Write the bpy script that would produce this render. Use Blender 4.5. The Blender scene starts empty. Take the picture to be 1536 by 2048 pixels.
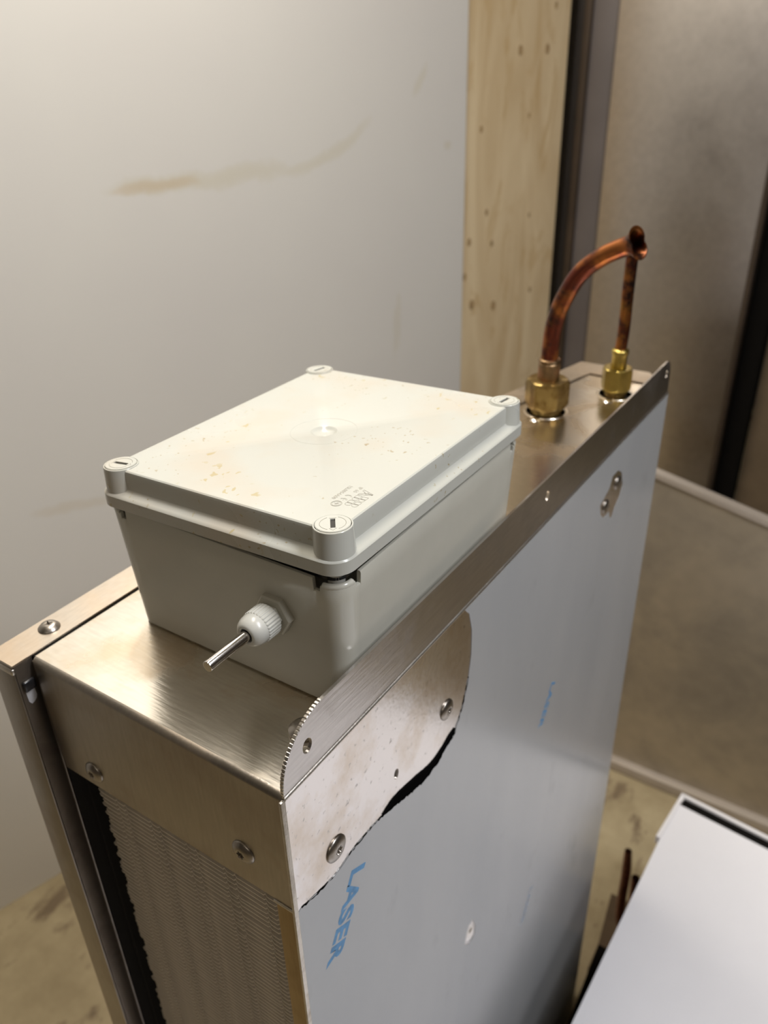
import bpy, bmesh, math, random
from mathutils import Vector, Matrix
random.seed(7)
sc = bpy.context.scene
COL = sc.collection
FLOOR = 1150.0            # height (mm) of the unit's top plate above the floor; all shapes are written in mm from that plate's near corner

def W(p):                 # unit millimetres -> world metres
    return Vector((p[0] / 1000.0, p[1] / 1000.0, (p[2] + FLOOR) / 1000.0))

# ------------------------------------------------------------------ camera
cam_d = bpy.data.cameras.new('camera'); cam = bpy.data.objects.new('camera', cam_d); COL.objects.link(cam)
RX = Vector((0.834193, 0.550905, -0.025006)); RY = Vector((0.254369, -0.424612, -0.868908)); RZ = Vector((-0.489303, 0.718476, -0.494342))
m = Matrix((RX, -RY, -RZ)).transposed().to_4x4()
m.translation = W((201.37, -200.40, 318.81))
cam.matrix_world = m
cam_d.sensor_width = 36; cam_d.lens = 1632.07 / 2048 * 36
cam_d.clip_start = 0.01
cam_d.dof.use_dof = True; cam_d.dof.focus_distance = 0.405; cam_d.dof.aperture_fstop = 9.5
sc.camera = cam
# ------------------------------------------------------------------ light and exposure
sc.view_settings.view_transform = 'Standard'; sc.view_settings.look = 'None'
sc.view_settings.gamma = 1.0; sc.view_settings.use_curve_mapping = False
sc.view_settings.exposure = 0.24
wd = bpy.data.worlds.new('room_air'); sc.world = wd; wd.use_nodes = True
wd.node_tree.nodes['Background'].inputs[0].default_value = (1.0, 0.9, 0.78, 1)
wd.node_tree.nodes['Background'].inputs[1].default_value = 0.07

def area(name, loc, aim, sx, sy, energy, color):
    l = bpy.data.lights.new(name, 'AREA'); l.shape = 'RECTANGLE'; l.size = sx; l.size_y = sy
    l.energy = energy; l.color = color
    o = bpy.data.objects.new(name, l); COL.objects.link(o); o.location = W(loc)
    o.rotation_euler = (W(aim) - W(loc)).to_track_quat('-Z', 'Y').to_euler()
    return o
area('ceiling_tube_lamp', (-480, 560, 1200), (-430, 500, 0), 0.16, 1.3, 18, (1.0, 0.93, 0.82))
area('right_overhead_fill', (900, 250, 1240), (600, 300, -800), 0.18, 1.3, 25, (0.93, 0.95, 1.0))  # added unseen cool fill for the white panel and side film
area('rear_overhead_fill', (700, -1700, 1240), (600, -1500, -400), 1.3, 0.18, 4, (1.0, 0.9, 0.76))  # added unseen fill from behind the camera for the front faces

# ------------------------------------------------------------------ materials
def new_mat(name):
    mt = bpy.data.materials.new(name); mt.use_nodes = True
    nt = mt.node_tree; return mt, nt, nt.nodes['Principled BSDF']

def nd(nt, typ, **kw):
    n = nt.nodes.new(typ)
    for k, v in kw.items(): setattr(n, k, v)
    return n

def coords(nt, scale=(1, 1, 1), rot=(0, 0, 0)):
    tc = nd(nt, 'ShaderNodeTexCoord'); mp = nd(nt, 'ShaderNodeMapping')
    mp.inputs['Scale'].default_value = scale; mp.inputs['Rotation'].default_value = rot
    nt.links.new(tc.outputs['Object'], mp.inputs['Vector']); return mp.outputs['Vector']

def noise(nt, vec, scale, detail=3, rough=0.5, lo=0.4, hi=0.6, distort=0.0):
    n = nd(nt, 'ShaderNodeTexNoise'); n.inputs['Scale'].default_value = scale
    n.inputs['Detail'].default_value = detail; n.inputs['Roughness'].default_value = rough
    n.inputs['Distortion'].default_value = distort
    nt.links.new(vec, n.inputs['Vector'])
    r = nd(nt, 'ShaderNodeMapRange'); r.inputs['From Min'].default_value = lo; r.inputs['From Max'].default_value = hi
    nt.links.new(n.outputs['Fac'], r.inputs['Value']); return r.outputs['Result']

def mix(nt, fac, a, b):
    mx = nd(nt, 'ShaderNodeMix', data_type='RGBA')
    if isinstance(fac, float): mx.inputs[0].default_value = fac
    else: nt.links.new(fac, mx.inputs[0])
    for i, v in ((6, a), (7, b)):
        if isinstance(v, tuple): mx.inputs[i].default_value = (*v, 1)
        else: nt.links.new(v, mx.inputs[i])
    return mx.outputs[2]

def math_(nt, op, a, b=None, c=None, clamp=False):
    n = nd(nt, 'ShaderNodeMath', operation=op); n.use_clamp = clamp
    for i, v in enumerate((a, b, c)):
        if v is None: continue
        if isinstance(v, (int, float)): n.inputs[i].default_value = v
        else: nt.links.new(v, n.inputs[i])
    return n.outputs[0]

def bump(nt, b, height, strength=0.2, dist=0.001):
    bp = nd(nt, 'ShaderNodeBump'); bp.inputs['Strength'].default_value = strength; bp.inputs['Distance'].default_value = dist
    nt.links.new(height, bp.inputs['Height']); nt.links.new(bp.outputs[0], b.inputs['Normal'])

def plain(name, col, rough=0.5, metal=0.0, var=0.12, scale=30, spec=0.5, bmp=0.0):
    mt, nt, b = new_mat(name); v = coords(nt)
    f = noise(nt, v, scale, 4, 0.6, 0.3, 0.7)
    d = tuple(c * (1 - var) for c in col); u = tuple(min(1, c * (1 + var)) for c in col)
    nt.links.new(mix(nt, f, d, u), b.inputs['Base Color'])
    b.inputs['Roughness'].default_value = rough; b.inputs['Metallic'].default_value = metal
    b.inputs['Specular IOR Level'].default_value = spec
    if bmp: bump(nt, b, noise(nt, v, scale * 8, 4, 0.6, 0.2, 0.8), bmp, 0.0003)
    return mt

def steel(name, col, rough, brush=(1, 1, 1), bscale=400, bstr=0.15, stain=(0.42, 0.30, 0.16), stain_amt=0.35, stain_scale=18, lo=0.5, hi=0.72, rvar=0.12, metal=1.0):
    mt, nt, b = new_mat(name); v = coords(nt); vb = coords(nt, brush)
    f = noise(nt, v, stain_scale, 5, 0.6, lo, hi, 0.4)
    f = math_(nt, 'MULTIPLY', f, stain_amt, clamp=True)
    fine = noise(nt, vb, min(bscale, 520), 1, 0.5, 0.2, 0.8)
    c1 = mix(nt, fine, tuple(c * 0.92 for c in col), tuple(min(1, c * 1.06) for c in col))
    nt.links.new(mix(nt, f, c1, stain), b.inputs['Base Color'])
    b.inputs['Metallic'].default_value = metal
    r = math_(nt, 'ADD', math_(nt, 'MULTIPLY', f, rvar / max(stain_amt, .01)), rough)
    nt.links.new(r, b.inputs['Roughness'])
    bump(nt, b, fine, bstr, 0.0002)
    return mt

M = {}
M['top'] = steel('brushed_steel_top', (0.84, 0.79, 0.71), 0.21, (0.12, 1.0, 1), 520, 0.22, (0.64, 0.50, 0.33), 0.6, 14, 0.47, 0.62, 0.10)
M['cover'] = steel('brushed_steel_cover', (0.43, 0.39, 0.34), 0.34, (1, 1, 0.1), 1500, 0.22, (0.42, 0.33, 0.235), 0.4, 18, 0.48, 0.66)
M['tray'] = steel('tray_steel', (0.68, 0.61, 0.53), 0.33, (1, 0.2, 1), 500, 0.1, (0.60, 0.46, 0.32), 0.6, 16, 0.4, 0.66)
M['flange'] = steel('scratched_flange_steel', (0.62, 0.59, 0.57), 0.28, (1, 0.08, 1), 520, 0.25, (0.42, 0.38, 0.35), 0.35, 25)
M['edge'] = steel('cut_edge_steel', (0.72, 0.68, 0.62), 0.36, (1, 1, 1), 700, 0.3, (0.35, 0.28, 0.22), 0.5, 60)
M['bolt'] = steel('bolt_steel', (0.42, 0.385, 0.345), 0.32, (1, 1, 1), 300, 0.1, (0.3, 0.24, 0.18), 0.5, 120)
M['shiny'] = steel('bright_steel', (0.78, 0.75, 0.72), 0.14, (1, 0.1, 1), 500, 0.05, (0.5, 0.44, 0.4), 0.3, 60)
M['fin'] = plain('fin_aluminium', (0.80, 0.73, 0.63), 0.42, 0.25, 0.12, 60)
M['brown'] = steel('golden_edge_steel', (0.50, 0.38, 0.22), 0.40, (1, 1, .1), 700, 0.1, (0.32, 0.22, 0.11), 0.6, 12)
M['dark'] = plain('dark_cavity', (0.012, 0.010, 0.008), 0.9)
M['blackfilm'] = plain('black_film_back', (0.004, 0.004, 0.004), 0.9, spec=0.0)
M['blackplastic'] = plain('black_plastic', (0.012, 0.012, 0.014), 0.22)
M['gland'] = plain('light_grey_polyamide', (0.56, 0.555, 0.51), 0.26, 0, 0.03, 60)
M['body'] = plain('light_grey_box_body', (0.53, 0.515, 0.445), 0.16, 0, 0.03, 30)
M['mark'] = plain('engraved_mark', (0.34, 0.32, 0.27), 0.6, 0, 0.1, 300)
M['slot'] = plain('slot_shade', (0.03, 0.027, 0.022), 0.7)
M['blue'] = plain('blue_print', (0.075, 0.27, 0.52), 0.45, 0, 0.25, 120)
M['blue_faint'] = plain('faded_blue_print', (0.27, 0.34, 0.44), 0.4, 0, 0.15, 120)
M['brass'] = steel('brass', (0.38, 0.27, 0.10), 0.34, (1, 1, 1), 200, 0.1, (0.16, 0.09, 0.025), 0.8, 70, 0.42, 0.6)
M['brass_bright'] = steel('bright_brass', (0.40, 0.30, 0.085), 0.32, (1, 1, 1), 200, 0.1, (0.35, 0.22, 0.05), 0.6, 70, 0.5, 0.7)
M['white'] = plain('white_casing', (0.88, 0.87, 0.90), 0.28, 0, 0.02, 6)
M['rim'] = plain('white_casing_rim', (0.86, 0.84, 0.85), 0.3, 0, 0.02, 6)
M['pan'] = plain('black_and_groove_shade', (0.008, 0.007, 0.006), 0.9, spec=0.05)
M['ceil'] = plain('ceiling_paint', (0.62, 0.58, 0.50), 0.8)
M['wallpaint'] = plain('far_wall_paint', (0.13, 0.11, 0.09), 0.8)
M['brownpost'] = plain('brown_wood_post', (0.16, 0.115, 0.07), 0.6, 0, 0.2, 8)
M['darksteel'] = plain('dark_frame_steel', (0.055, 0.047, 0.042), 0.4, 0.5, 0.2, 6)
M['bronze'] = plain('brown_frame_edge', (0.085, 0.062, 0.045), 0.4, 0.5, 0.2, 6)
M['darkbrown'] = plain('dark_brown_steel', (0.10, 0.065, 0.035), 0.5, 0.3, 0.2, 20)
M['recess'] = plain('grey_recess_steel', (0.17, 0.15, 0.145), 0.45, 0.3, 0.12, 3)

M['sleeve'] = steel('stained_sleeve', (0.26, 0.17, 0.09), 0.38, (1, 1, 1), 200, 0.1, (0.40, 0.20, 0.10), 0.8, 60, 0.5, 0.6)
# copper with red, orange and dark heat stains
mt, nt, b = new_mat('heat_stained_copper'); v = coords(nt)
c = mix(nt, noise(nt, v, 34, 3, 0.5, 0.42, 0.56), (0.36, 0.125, 0.035), (0.14, 0.035, 0.02))
c = mix(nt, noise(nt, coords(nt, (1.3, 1, 1), (0, 0, 2)), 26, 4, 0.6, 0.50, 0.62), c, (0.36, 0.17, 0.035))
c = mix(nt, noise(nt, coords(nt, (1, 1, 1), (1, 0, 1)), 48, 4, 0.7, 0.52, 0.66), c, (0.045, 0.025, 0.02))
nt.links.new(c, b.inputs['Base Color']); b.inputs['Metallic'].default_value = 0.9; b.inputs['Roughness'].default_value = 0.34
M['copper'] = mt

# bare white-grey galvanised patch with tan glue stains
mt, nt, b = new_mat('bare_side_steel'); v = coords(nt)
c = mix(nt, noise(nt, v, 22, 5, 0.65, 0.45, 0.68), (0.86, 0.82, 0.80), (0.70, 0.61, 0.52))
c = mix(nt, noise(nt, v, 220, 3, 0.6, 0.62, 0.72), c, (0.45, 0.42, 0.40))
nt.links.new(c, b.inputs['Base Color']); b.inputs['Metallic'].default_value = 1.0; b.inputs['Roughness'].default_value = 0.20
bump(nt, b, noise(nt, v, 260, 1, 0.5, 0.2, 0.8), 0.10, 0.0003)
M['side'] = mt

# grey protective film
mt, nt, b = new_mat('grey_protective_film'); v = coords(nt, (1, 1, 0.35), (0.35, 0, 0))
c = mix(nt, noise(nt, v, 9, 4, 0.55, 0.35, 0.65), (0.40, 0.41, 0.42), (0.44, 0.445, 0.45))
c = mix(nt, noise(nt, coords(nt, (1, 1, .5), (.5, 0, 0)), 26, 3, 0.6, 0.64, 0.85), c, (0.34, 0.35, 0.345))
nt.links.new(c, b.inputs['Base Color']); b.inputs['Roughness'].default_value = 0.22; b.inputs['Specular IOR Level'].default_value = 0.7
bump(nt, b, noise(nt, v, 30, 3, 0.5, 0.2, 0.8), 0.06, 0.001)
M['film'] = mt

# box lid: off-white plastic, warm blush, small dried brown drips
mt, nt, b = new_mat('stained_lid_plastic'); v = coords(nt)
c = mix(nt, noise(nt, v, 16, 3, 0.5, 0.48, 0.66), (0.52, 0.52, 0.47), (0.53, 0.49, 0.415))
s1 = noise(nt, coords(nt, (1, 0.7, 1), (0, 0, .5)), 190, 2, 0.5, 0.665, 0.69, 0.3)
s1 = math_(nt, 'MULTIPLY', s1, noise(nt, v, 15, 2, 0.5, 0.52, 0.58), clamp=True)
c = mix(nt, math_(nt, 'MULTIPLY', s1, 0.6, clamp=True), c, (0.44, 0.34, 0.12))
s2 = noise(nt, coords(nt, (1, 1, 1)), 330, 1, 0.5, 0.70, 0.72)
s2 = math_(nt, 'MULTIPLY', s2, noise(nt, v, 23, 2, 0.5, 0.5, 0.58), clamp=True)
c = mix(nt, math_(nt, 'MULTIPLY', s2, 0.7, clamp=True), c, (0.34, 0.26, 0.12))
nt.links.new(c, b.inputs['Base Color'])
rr = noise(nt, v, 12, 3, 0.5, 0.40, 0.60)
nt.links.new(math_(nt, 'ADD', math_(nt, 'MULTIPLY', rr, 0.10), 0.18), b.inputs['Roughness'])
M['lid'] = mt

# white wall laminate with yellow wipe marks; object coordinates: x along the wall, z height
mt, nt, b = new_mat('white_wall_laminate'); tc = nd(nt, 'ShaderNodeTexCoord'); sx = nd(nt, 'ShaderNodeSeparateXYZ')
nt.links.new(tc.outputs['Object'], sx.inputs[0]); X, Z = sx.outputs[0], sx.outputs[2]
nz = noise(nt, tc.outputs['Object'], 14, 4, 0.6, 0.3, 0.7)
def blot(x0, z0, ln, wd_, slope, curv=0.0):
    dx = math_(nt, 'SUBTRACT', X, x0)
    dz = math_(nt, 'SUBTRACT', Z, z0)
    dz = math_(nt, 'SUBTRACT', dz, math_(nt, 'MULTIPLY', dx, slope))
    dz = math_(nt, 'SUBTRACT', dz, math_(nt, 'MULTIPLY', math_(nt, 'MULTIPLY', dx, dx), curv))
    dz = math_(nt, 'ADD', dz, math_(nt, 'MULTIPLY', math_(nt, 'SUBTRACT', nz, 0.5), wd_ * 1.1))
    a = math_(nt, 'DIVIDE', dx, ln); bb = math_(nt, 'DIVIDE', dz, wd_)
    q = math_(nt, 'ADD', math_(nt, 'POWER', math_(nt, 'ABSOLUTE', a), 4.0), math_(nt, 'MULTIPLY', bb, bb))
    return math_(nt, 'SUBTRACT', 1.0, q, clamp=True)
base = mix(nt, noise(nt, tc.outputs['Object'], 3, 3, 0.5, 0.3, 0.7), (0.73, 0.71, 0.68), (0.755, 0.74, 0.70))
WALL_P = Vector((-1026.7, 208.2)); WALL_D = Vector((0.258, 0.9661)).normalized()
stains = [(0.67, 0.136, 0.195, 0.019, 0.0, 0.0, 0.42, (0.62, 0.57, 0.42)),
          (0.575, 0.134, 0.085, 0.011, 0.02, 0.0, 0.5, (0.60, 0.47, 0.30)),
          (0.93, 0.150, 0.11, 0.015, 0.36, 1.4, 0.38, (0.62, 0.57, 0.42)),
          (1.161, 0.262, 0.022, 0.020, 1.1, 0.0, 0.35, (0.62, 0.57, 0.42)),
          (1.239, 0.141, 0.012, 0.010, 0.0, 0.0, 0.35, (0.60, 0.54, 0.38)),
          (0.33, -0.36, 0.08, 0.012, -0.15, 0.0, 0.28, (0.60, 0.50, 0.34)),
          (1.09, -0.22, 0.014, 0.07, 2.5, 0.0, 0.25, (0.60, 0.54, 0.38))]
for (x0, z0, ln, wd_, sl, cu, st, colr) in stains:
    f = blot(x0, z0 + FLOOR / 1000, ln, wd_, sl, cu)
    base = mix(nt, math_(nt, 'MULTIPLY', f, st, clamp=True), base, colr)
nt.links.new(base, b.inputs['Base Color']); b.inputs['Roughness'].default_value = 0.42
M['wall'] = mt

# plywood with long cathedral grain and knots (object coordinates: x along, z up)
mt, nt, b = new_mat('pale_plywood'); v = coords(nt, (6, 6, 1.1))
c = mix(nt, noise(nt, v, 1.6, 3, 0.5, 0.35, 0.65, 1.2), (0.66, 0.50, 0.29), (0.80, 0.65, 0.42))
g = noise(nt, coords(nt, (5, 5, 1.5)), 2.6, 4, 0.6, 0.54, 0.64, 1.6)
c = mix(nt, math_(nt, 'MULTIPLY', g, 0.6, clamp=True), c, (0.58, 0.40, 0.185))
nt.links.new(c, b.inputs['Base Color']); b.inputs['Roughness'].default_value = 0.55
M['ply'] = mt
M['knot'] = plain('plywood_knot', (0.40, 0.27, 0.135), 0.6, 0, 0.3, 60)

# floor: worn tan chipboard / screed
mt, nt, b = new_mat('worn_tan_floor'); v = coords(nt)
c = mix(nt, noise(nt, v, 7, 5, 0.65, 0.35, 0.65), (0.34, 0.27, 0.155), (0.47, 0.385, 0.235))
c = mix(nt, noise(nt, coords(nt, (1, .45, 1), (0, 0, .5)), 16, 4, 0.6, 0.56, 0.64), c, (0.20, 0.145, 0.085))
nt.links.new(c, b.inputs['Base Color']); b.inputs['Roughness'].default_value = 0.6
M['floor'] = mt

M['door'] = steel('stainless_door', (0.66, 0.61, 0.565), 0.34, (1, 1, 1), 60, 0.0, (0.54, 0.50, 0.45), 0.5, 2.5, 0.42, 0.65)
M['sheet'] = steel('dull_galvanised_sheet', (0.47, 0.405, 0.31), 0.5, (1, 1, 1), 30, 0.05, (0.30, 0.26, 0.205), 0.7, 5, 0.45, 0.68, metal=0.6)
M['rimsteel'] = plain('folded_rim_steel', (0.50, 0.44, 0.38), 0.4, 0.4, 0.08, 10)

# ------------------------------------------------------------------ object helpers
def link(name, me, parent=None):
    o = bpy.data.objects.new(name, me); COL.objects.link(o)
    if parent is not None: o.parent = parent
    return o

ORG = {}
def thing(name, label, cat, loc, group=None, kind=None):
    o = bpy.data.objects.new(name, None); COL.objects.link(o); o.location = W(loc); o.empty_display_size = 0.05
    ORG[o.name] = W(loc)
    if label: o['label'] = label
    if cat: o['category'] = cat
    if group: o['group'] = group
    if kind: o['kind'] = kind
    return o

def finish(name, bm, mat, parent=None, label=None, cat=None, kind=None, smooth=True, angle=35, recalc=True, origin=None, group=None):
    if recalc: bmesh.ops.recalc_face_normals(bm, faces=bm.faces[:])
    org = ORG[parent.name] if parent is not None else (W(origin) if origin else Vector((0, 0, 0)))
    for vv in bm.verts: vv.co = W(vv.co) - org
    me = bpy.data.meshes.new(name); bm.to_mesh(me); bm.free()
    if smooth and len(me.polygons):
        me.polygons.foreach_set('use_smooth', [True] * len(me.polygons))
        try: me.set_sharp_from_angle(angle=math.radians(angle))
        except Exception: pass
    for mm in (mat if isinstance(mat, list) else [mat]): me.materials.append(mm)
    o = link(name, me, parent)
    if parent is None: o.location = org
    ORG[o.name] = org
    if label: o['label'] = label
    if cat: o['category'] = cat
    if kind: o['kind'] = kind
    if group: o['group'] = group
    return o

def B(): return bmesh.new()

def add_box(bm, x0, x1, y0, y1, z0, z1, bev=0.0, seg=2, M4=None):
    t = bmesh.new(); bmesh.ops.create_cube(t, size=1)
    for vv in t.verts: vv.co = Vector(((x0 + x1) / 2 + vv.co.x * (x1 - x0), (y0 + y1) / 2 + vv.co.y * (y1 - y0), (z0 + z1) / 2 + vv.co.z * (z1 - z0)))
    if bev: bmesh.ops.bevel(t, geom=t.edges[:], offset=bev, segments=seg, affect='EDGES', profile=0.5)
    merge(bm, t, M4)

def merge(bm, t, M4=None):
    if M4 is not None: bmesh.ops.transform(t, matrix=M4, verts=t.verts[:])
    me = bpy.data.meshes.new('tmp'); t.to_mesh(me); t.free(); bm.from_mesh(me); bpy.data.meshes.remove(me)

def frame(axis, up=None):
    z = Vector(axis).normalized()
    u = Vector(up) if up is not None else (Vector((0, 0, 1)) if abs(z.z) < 0.9 else Vector((0, 1, 0)))
    x = u.cross(z).normalized(); y = z.cross(x)
    return x, y, z

def add_lathe(bm, prof, org, axis=(0, 0, 1), n=32, rad_fn=None, cap0=True, cap1=True, up=None):
    """prof: list of (r, h); rad_fn(k, i) multiplies the radius at angle step i"""
    x, y, z = frame(axis, up); org = Vector(org); rings = []
    for k, (r, h) in enumerate(prof):
        if r <= 1e-6: rings.append([bm.verts.new(org + z * h)]); continue
        ring = []
        for i in range(n):
            a = 2 * math.pi * i / n; rr = r * (rad_fn(k, i) if rad_fn else 1)
            ring.append(bm.verts.new(org + x * (rr * math.cos(a)) + y * (rr * math.sin(a)) + z * h))
        rings.append(ring)
    for a, b2 in zip(rings, rings[1:]):
        if len(a) == 1 and len(b2) == 1: continue
        for i in range(n):
            j = (i + 1) % n
            if len(a) == 1: bm.faces.new((a[0], b2[i], b2[j]))
            elif len(b2) == 1: bm.faces.new((a[i], a[j], b2[0]))
            else: bm.faces.new((a[i], a[j], b2[j], b2[i]))
    if cap0 and len(rings[0]) > 1: bm.faces.new(rings[0])
    if cap1 and len(rings[-1]) > 1: bm.faces.new(rings[-1])

def catmull(pts, sub=8):
    P = [Vector(p) for p in pts]; out = []
    for i in range(len(P) - 1):
        p0 = P[max(i - 1, 0)]; p1 = P[i]; p2 = P[i + 1]; p3 = P[min(i + 2, len(P) - 1)]
        for s in range(sub):
            t = s / sub
            out.append(0.5 * ((2 * p1) + (p2 - p0) * t + (2 * p0 - 5 * p1 + 4 * p2 - p3) * t * t + (3 * p1 - p0 - 3 * p2 + p3) * t ** 3))
    out.append(P[-1]); return out

def add_tube(bm, path, rad, n=20, cap0=True, cap1=True, shape=None):
    """rad: number or function of index 0..1; shape(t, angle) -> radius factor"""
    rings = []; L = len(path); prev = None
    for i, p in enumerate(path):
        d = (path[min(i + 1, L - 1)] - path[max(i - 1, 0)]).normalized()
        if prev is None: x, y, z = frame(d); 
        else:
            x = (prev - d * prev.dot(d)).normalized(); y = d.cross(x)
        prev = x; t = i / (L - 1); r = rad(t) if callable(rad) else rad
        ring = []
        for k in range(n):
            a = 2 * math.pi * k / n; f = shape(t, a) if shape else 1
            ring.append(bm.verts.new(p + x * (r * f * math.cos(a)) + y * (r * f * math.sin(a))))
        rings.append(ring)
    for a, b2 in zip(rings, rings[1:]):
        for i in range(n):
            j = (i + 1) % n; bm.faces.new((a[i], a[j], b2[j], b2[i]))
    if cap0: bm.faces.new(rings[0])
    if cap1: bm.faces.new(rings[-1])
    return rings

def add_plate(bm, outline, holes, thick, to3, center=False):
    """flat sheet with holes: 2-D outline(s) -> filled and given thickness; to3(a, b, h) maps to unit mm"""
    t = bmesh.new(); es = []
    for lp in [outline] + holes:
        vs = [t.verts.new((p[0], p[1], 0)) for p in lp]
        es += [t.edges.new((vs[i], vs[(i + 1) % len(vs)])) for i in range(len(vs))]
    r = bmesh.ops.triangle_fill(t, use_beauty=True, use_dissolve=False, edges=es)
    faces = [f for f in t.faces]
    bnd = [e for e in t.edges if len(e.link_faces) == 1]
    top = {vv: bm.verts.new(to3(vv.co.x, vv.co.y, thick)) for vv in t.verts}
    bot = {vv: bm.verts.new(to3(vv.co.x, vv.co.y, 0)) for vv in t.verts}
    for f in faces:
        bm.faces.new([top[vv] for vv in f.verts]); bm.faces.new([bot[vv] for vv in reversed(f.verts)])
    for e in bnd:
        a, b2 = e.verts; bm.faces.new((top[a], top[b2], bot[b2], bot[a]))
    t.free()

def circ(cx, cy, rx, ry=None, n=20):
    ry = ry or rx
    return [(cx + rx * math.cos(2 * math.pi * i / n), cy + ry * math.sin(2 * math.pi * i / n)) for i in range(n)]

def rrect(x0, x1, y0, y1, r, seg=6):
    out = []
    for cx, cy, a0 in ((x1 - r, y1 - r, 0), (x0 + r, y1 - r, 90), (x0 + r, y0 + r, 180), (x1 - r, y0 + r, 270)):
        for k in range(seg + 1):
            a = math.radians(a0 + 90 * k / seg); out.append((cx + r * math.cos(a), cy + r * math.sin(a)))
    return out

def loft(bm, loops, cap0=True, cap1=True):
    rows = [[bm.verts.new(p) for p in lp] for lp in loops]; n = len(rows[0])
    for a, b2 in zip(rows, rows[1:]):
        for i in range(n):
            j = (i + 1) % n; bm.faces.new((a[i], a[j], b2[j], b2[i]))
    if cap0: bm.faces.new(list(reversed(rows[0])))
    if cap1: bm.faces.new(rows[-1])
    return rows

def text_mesh(bm, s, size, to3, thick=0.06, space=1.0, bold=0.0, shear=0.0, outline=0.0):
    """filled lettering as geometry; local text plane (x right, y up) mapped by to3(x, y, h)"""
    cu = bpy.data.curves.new('t', 'FONT'); cu.body = s; cu.size = size; cu.space_character = space
    cu.align_x = 'LEFT'; cu.offset = bold; cu.shear = shear; cu.resolution_u = 4
    if outline: cu.fill_mode = 'NONE'; cu.bevel_depth = outline; cu.bevel_resolution = 0
    ob = bpy.data.objects.new('t', cu); COL.objects.link(ob)
    dg = bpy.context.evaluated_depsgraph_get(); me = bpy.data.meshes.new_from_object(ob.evaluated_get(dg))
    t = bmesh.new(); t.from_mesh(me)
    if not outline:
        bmesh.ops.remove_doubles(t, verts=t.verts[:], dist=size * 1e-4)
        r = bmesh.ops.extrude_face_region(t, geom=t.faces[:])
        for g in r['geom']:
            if isinstance(g, bmesh.types.BMVert): g.co.z += thick
    for vv in t.verts: vv.co = Vector(to3(vv.co.x, vv.co.y, vv.co.z))
    merge(bm, t); bpy.data.meshes.remove(me)
    bpy.data.objects.remove(ob); bpy.data.curves.remove(cu)

def bolt_head(name, pos, axis, r, parent, matk, drive='torx', h=2.6, label=None, spin=0.0):
    """domed button head with a recessed drive"""
    bm = B(); rin = r * 0.30
    prof = [(r * 0.93, -0.3), (r, 0.0), (r, 0.55), (r * 0.93, 1.1), (r * 0.72, h * 0.78), (r * 0.48, h * 0.96), (rin * 1.25, h)]
    add_lathe(bm, prof, pos, axis, 32, cap1=False, cap0=True)
    def star(k, i):
        return 1.0
    n = 32
    x, y, z = frame(axis); pos = Vector(pos)
    def ring(rad, hh, kind):
        out = []
        for i in range(n):
            a = 2 * math.pi * i / n + 0.0
            f = 1.0
            if kind == 'torx': f = 1 + 0.20 * math.cos(6 * a)
            if kind == 'cross': f = 0.62 + 0.85 * max(0, math.cos(4 * (a + spin))) ** 2
            out.append(bm.verts.new(pos + x * (rad * f * math.cos(a)) + y * (rad * f * math.sin(a)) + z * hh))
        return out
    r1 = ring(rin * 1.25, h, 'c'); r2 = ring(rin, h - 0.15, drive); r3 = ring(rin * 0.92, h - 1.5, drive)
    for a, b2 in ((r1, r2), (r2, r3)):
        for i in range(n):
            j = (i + 1) % n; bm.faces.new((a[i], a[j], b2[j], b2[i]))
    bm.faces.new(r3)
    bmesh.ops.remove_doubles(bm, verts=bm.verts[:], dist=0.001)
    return finish(name, bm, M[matk], parent, label=label, angle=50)

# ================================================================== ROOM
def wallpt(t, off, z):            # point along the left wall: t mm along, off mm behind
    n = Vector((-WALL_D.y, WALL_D.x))
    q = WALL_P + WALL_D * t + n * off
    return Vector((q.x, q.y, z))

CEIL = 1300.0
bm = B(); add_box(bm, -2600, 3000, -2600, 3600, -FLOOR - 40, -FLOOR)
finish('floor', bm, M['floor'], None, label='worn tan speckled floor', kind='structure')
bm = B(); add_box(bm, -2600, 3000, -2600, 3600, CEIL, CEIL + 40)
finish('ceiling', bm, M['ceil'], None, kind='structure')
bm = B(); add_box(bm, -2600, 3000, 3600, 3640, -FLOOR, CEIL)
finish('wall_back', bm, M['wallpaint'], None, kind='structure')
bm = B(); add_box(bm, -2600, 3000, -2640, -2600, -FLOOR, CEIL)
finish('wall_front', bm, M['wallpaint'], None, kind='structure')
bm = B(); add_box(bm, 3000, 3040, -2640, 3640, -FLOOR, CEIL)
finish('wall_right', bm, M['wallpaint'], None, kind='structure')

# left wall, white laminate panel, with its own origin and rotation so the marks follow it
def wall_box(name, t0, t1, o0, o1, z0, z1, mat, bev=1.0, **kw):
    bm = B(); add_box(bm, t0, t1, o0, o1, z0 + FLOOR, z1 + FLOOR, bev)
    bmesh.ops.recalc_face_normals(bm, faces=bm.faces[:])
    for vv in bm.verts: vv.co /= 1000
    me = bpy.data.meshes.new(name); bm.to_mesh(me); bm.free(); me.materials.append(mat)
    o = link(name, me); o.location = (WALL_P.x / 1000, WALL_P.y / 1000, 0)
    o.rotation_euler = (0, 0, math.atan2(WALL_D.y, WALL_D.x)); ORG[o.name] = o.location.copy()
    for k, v2 in kw.items(): o[k] = v2
    return o
LEDGE = 1294.0
wall_box('wall_left', -2600, LEDGE, 0, 18, -FLOOR, CEIL, M['wall'], 1.0, kind='structure', label='white wall panel with faint yellow wipe marks')

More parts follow.
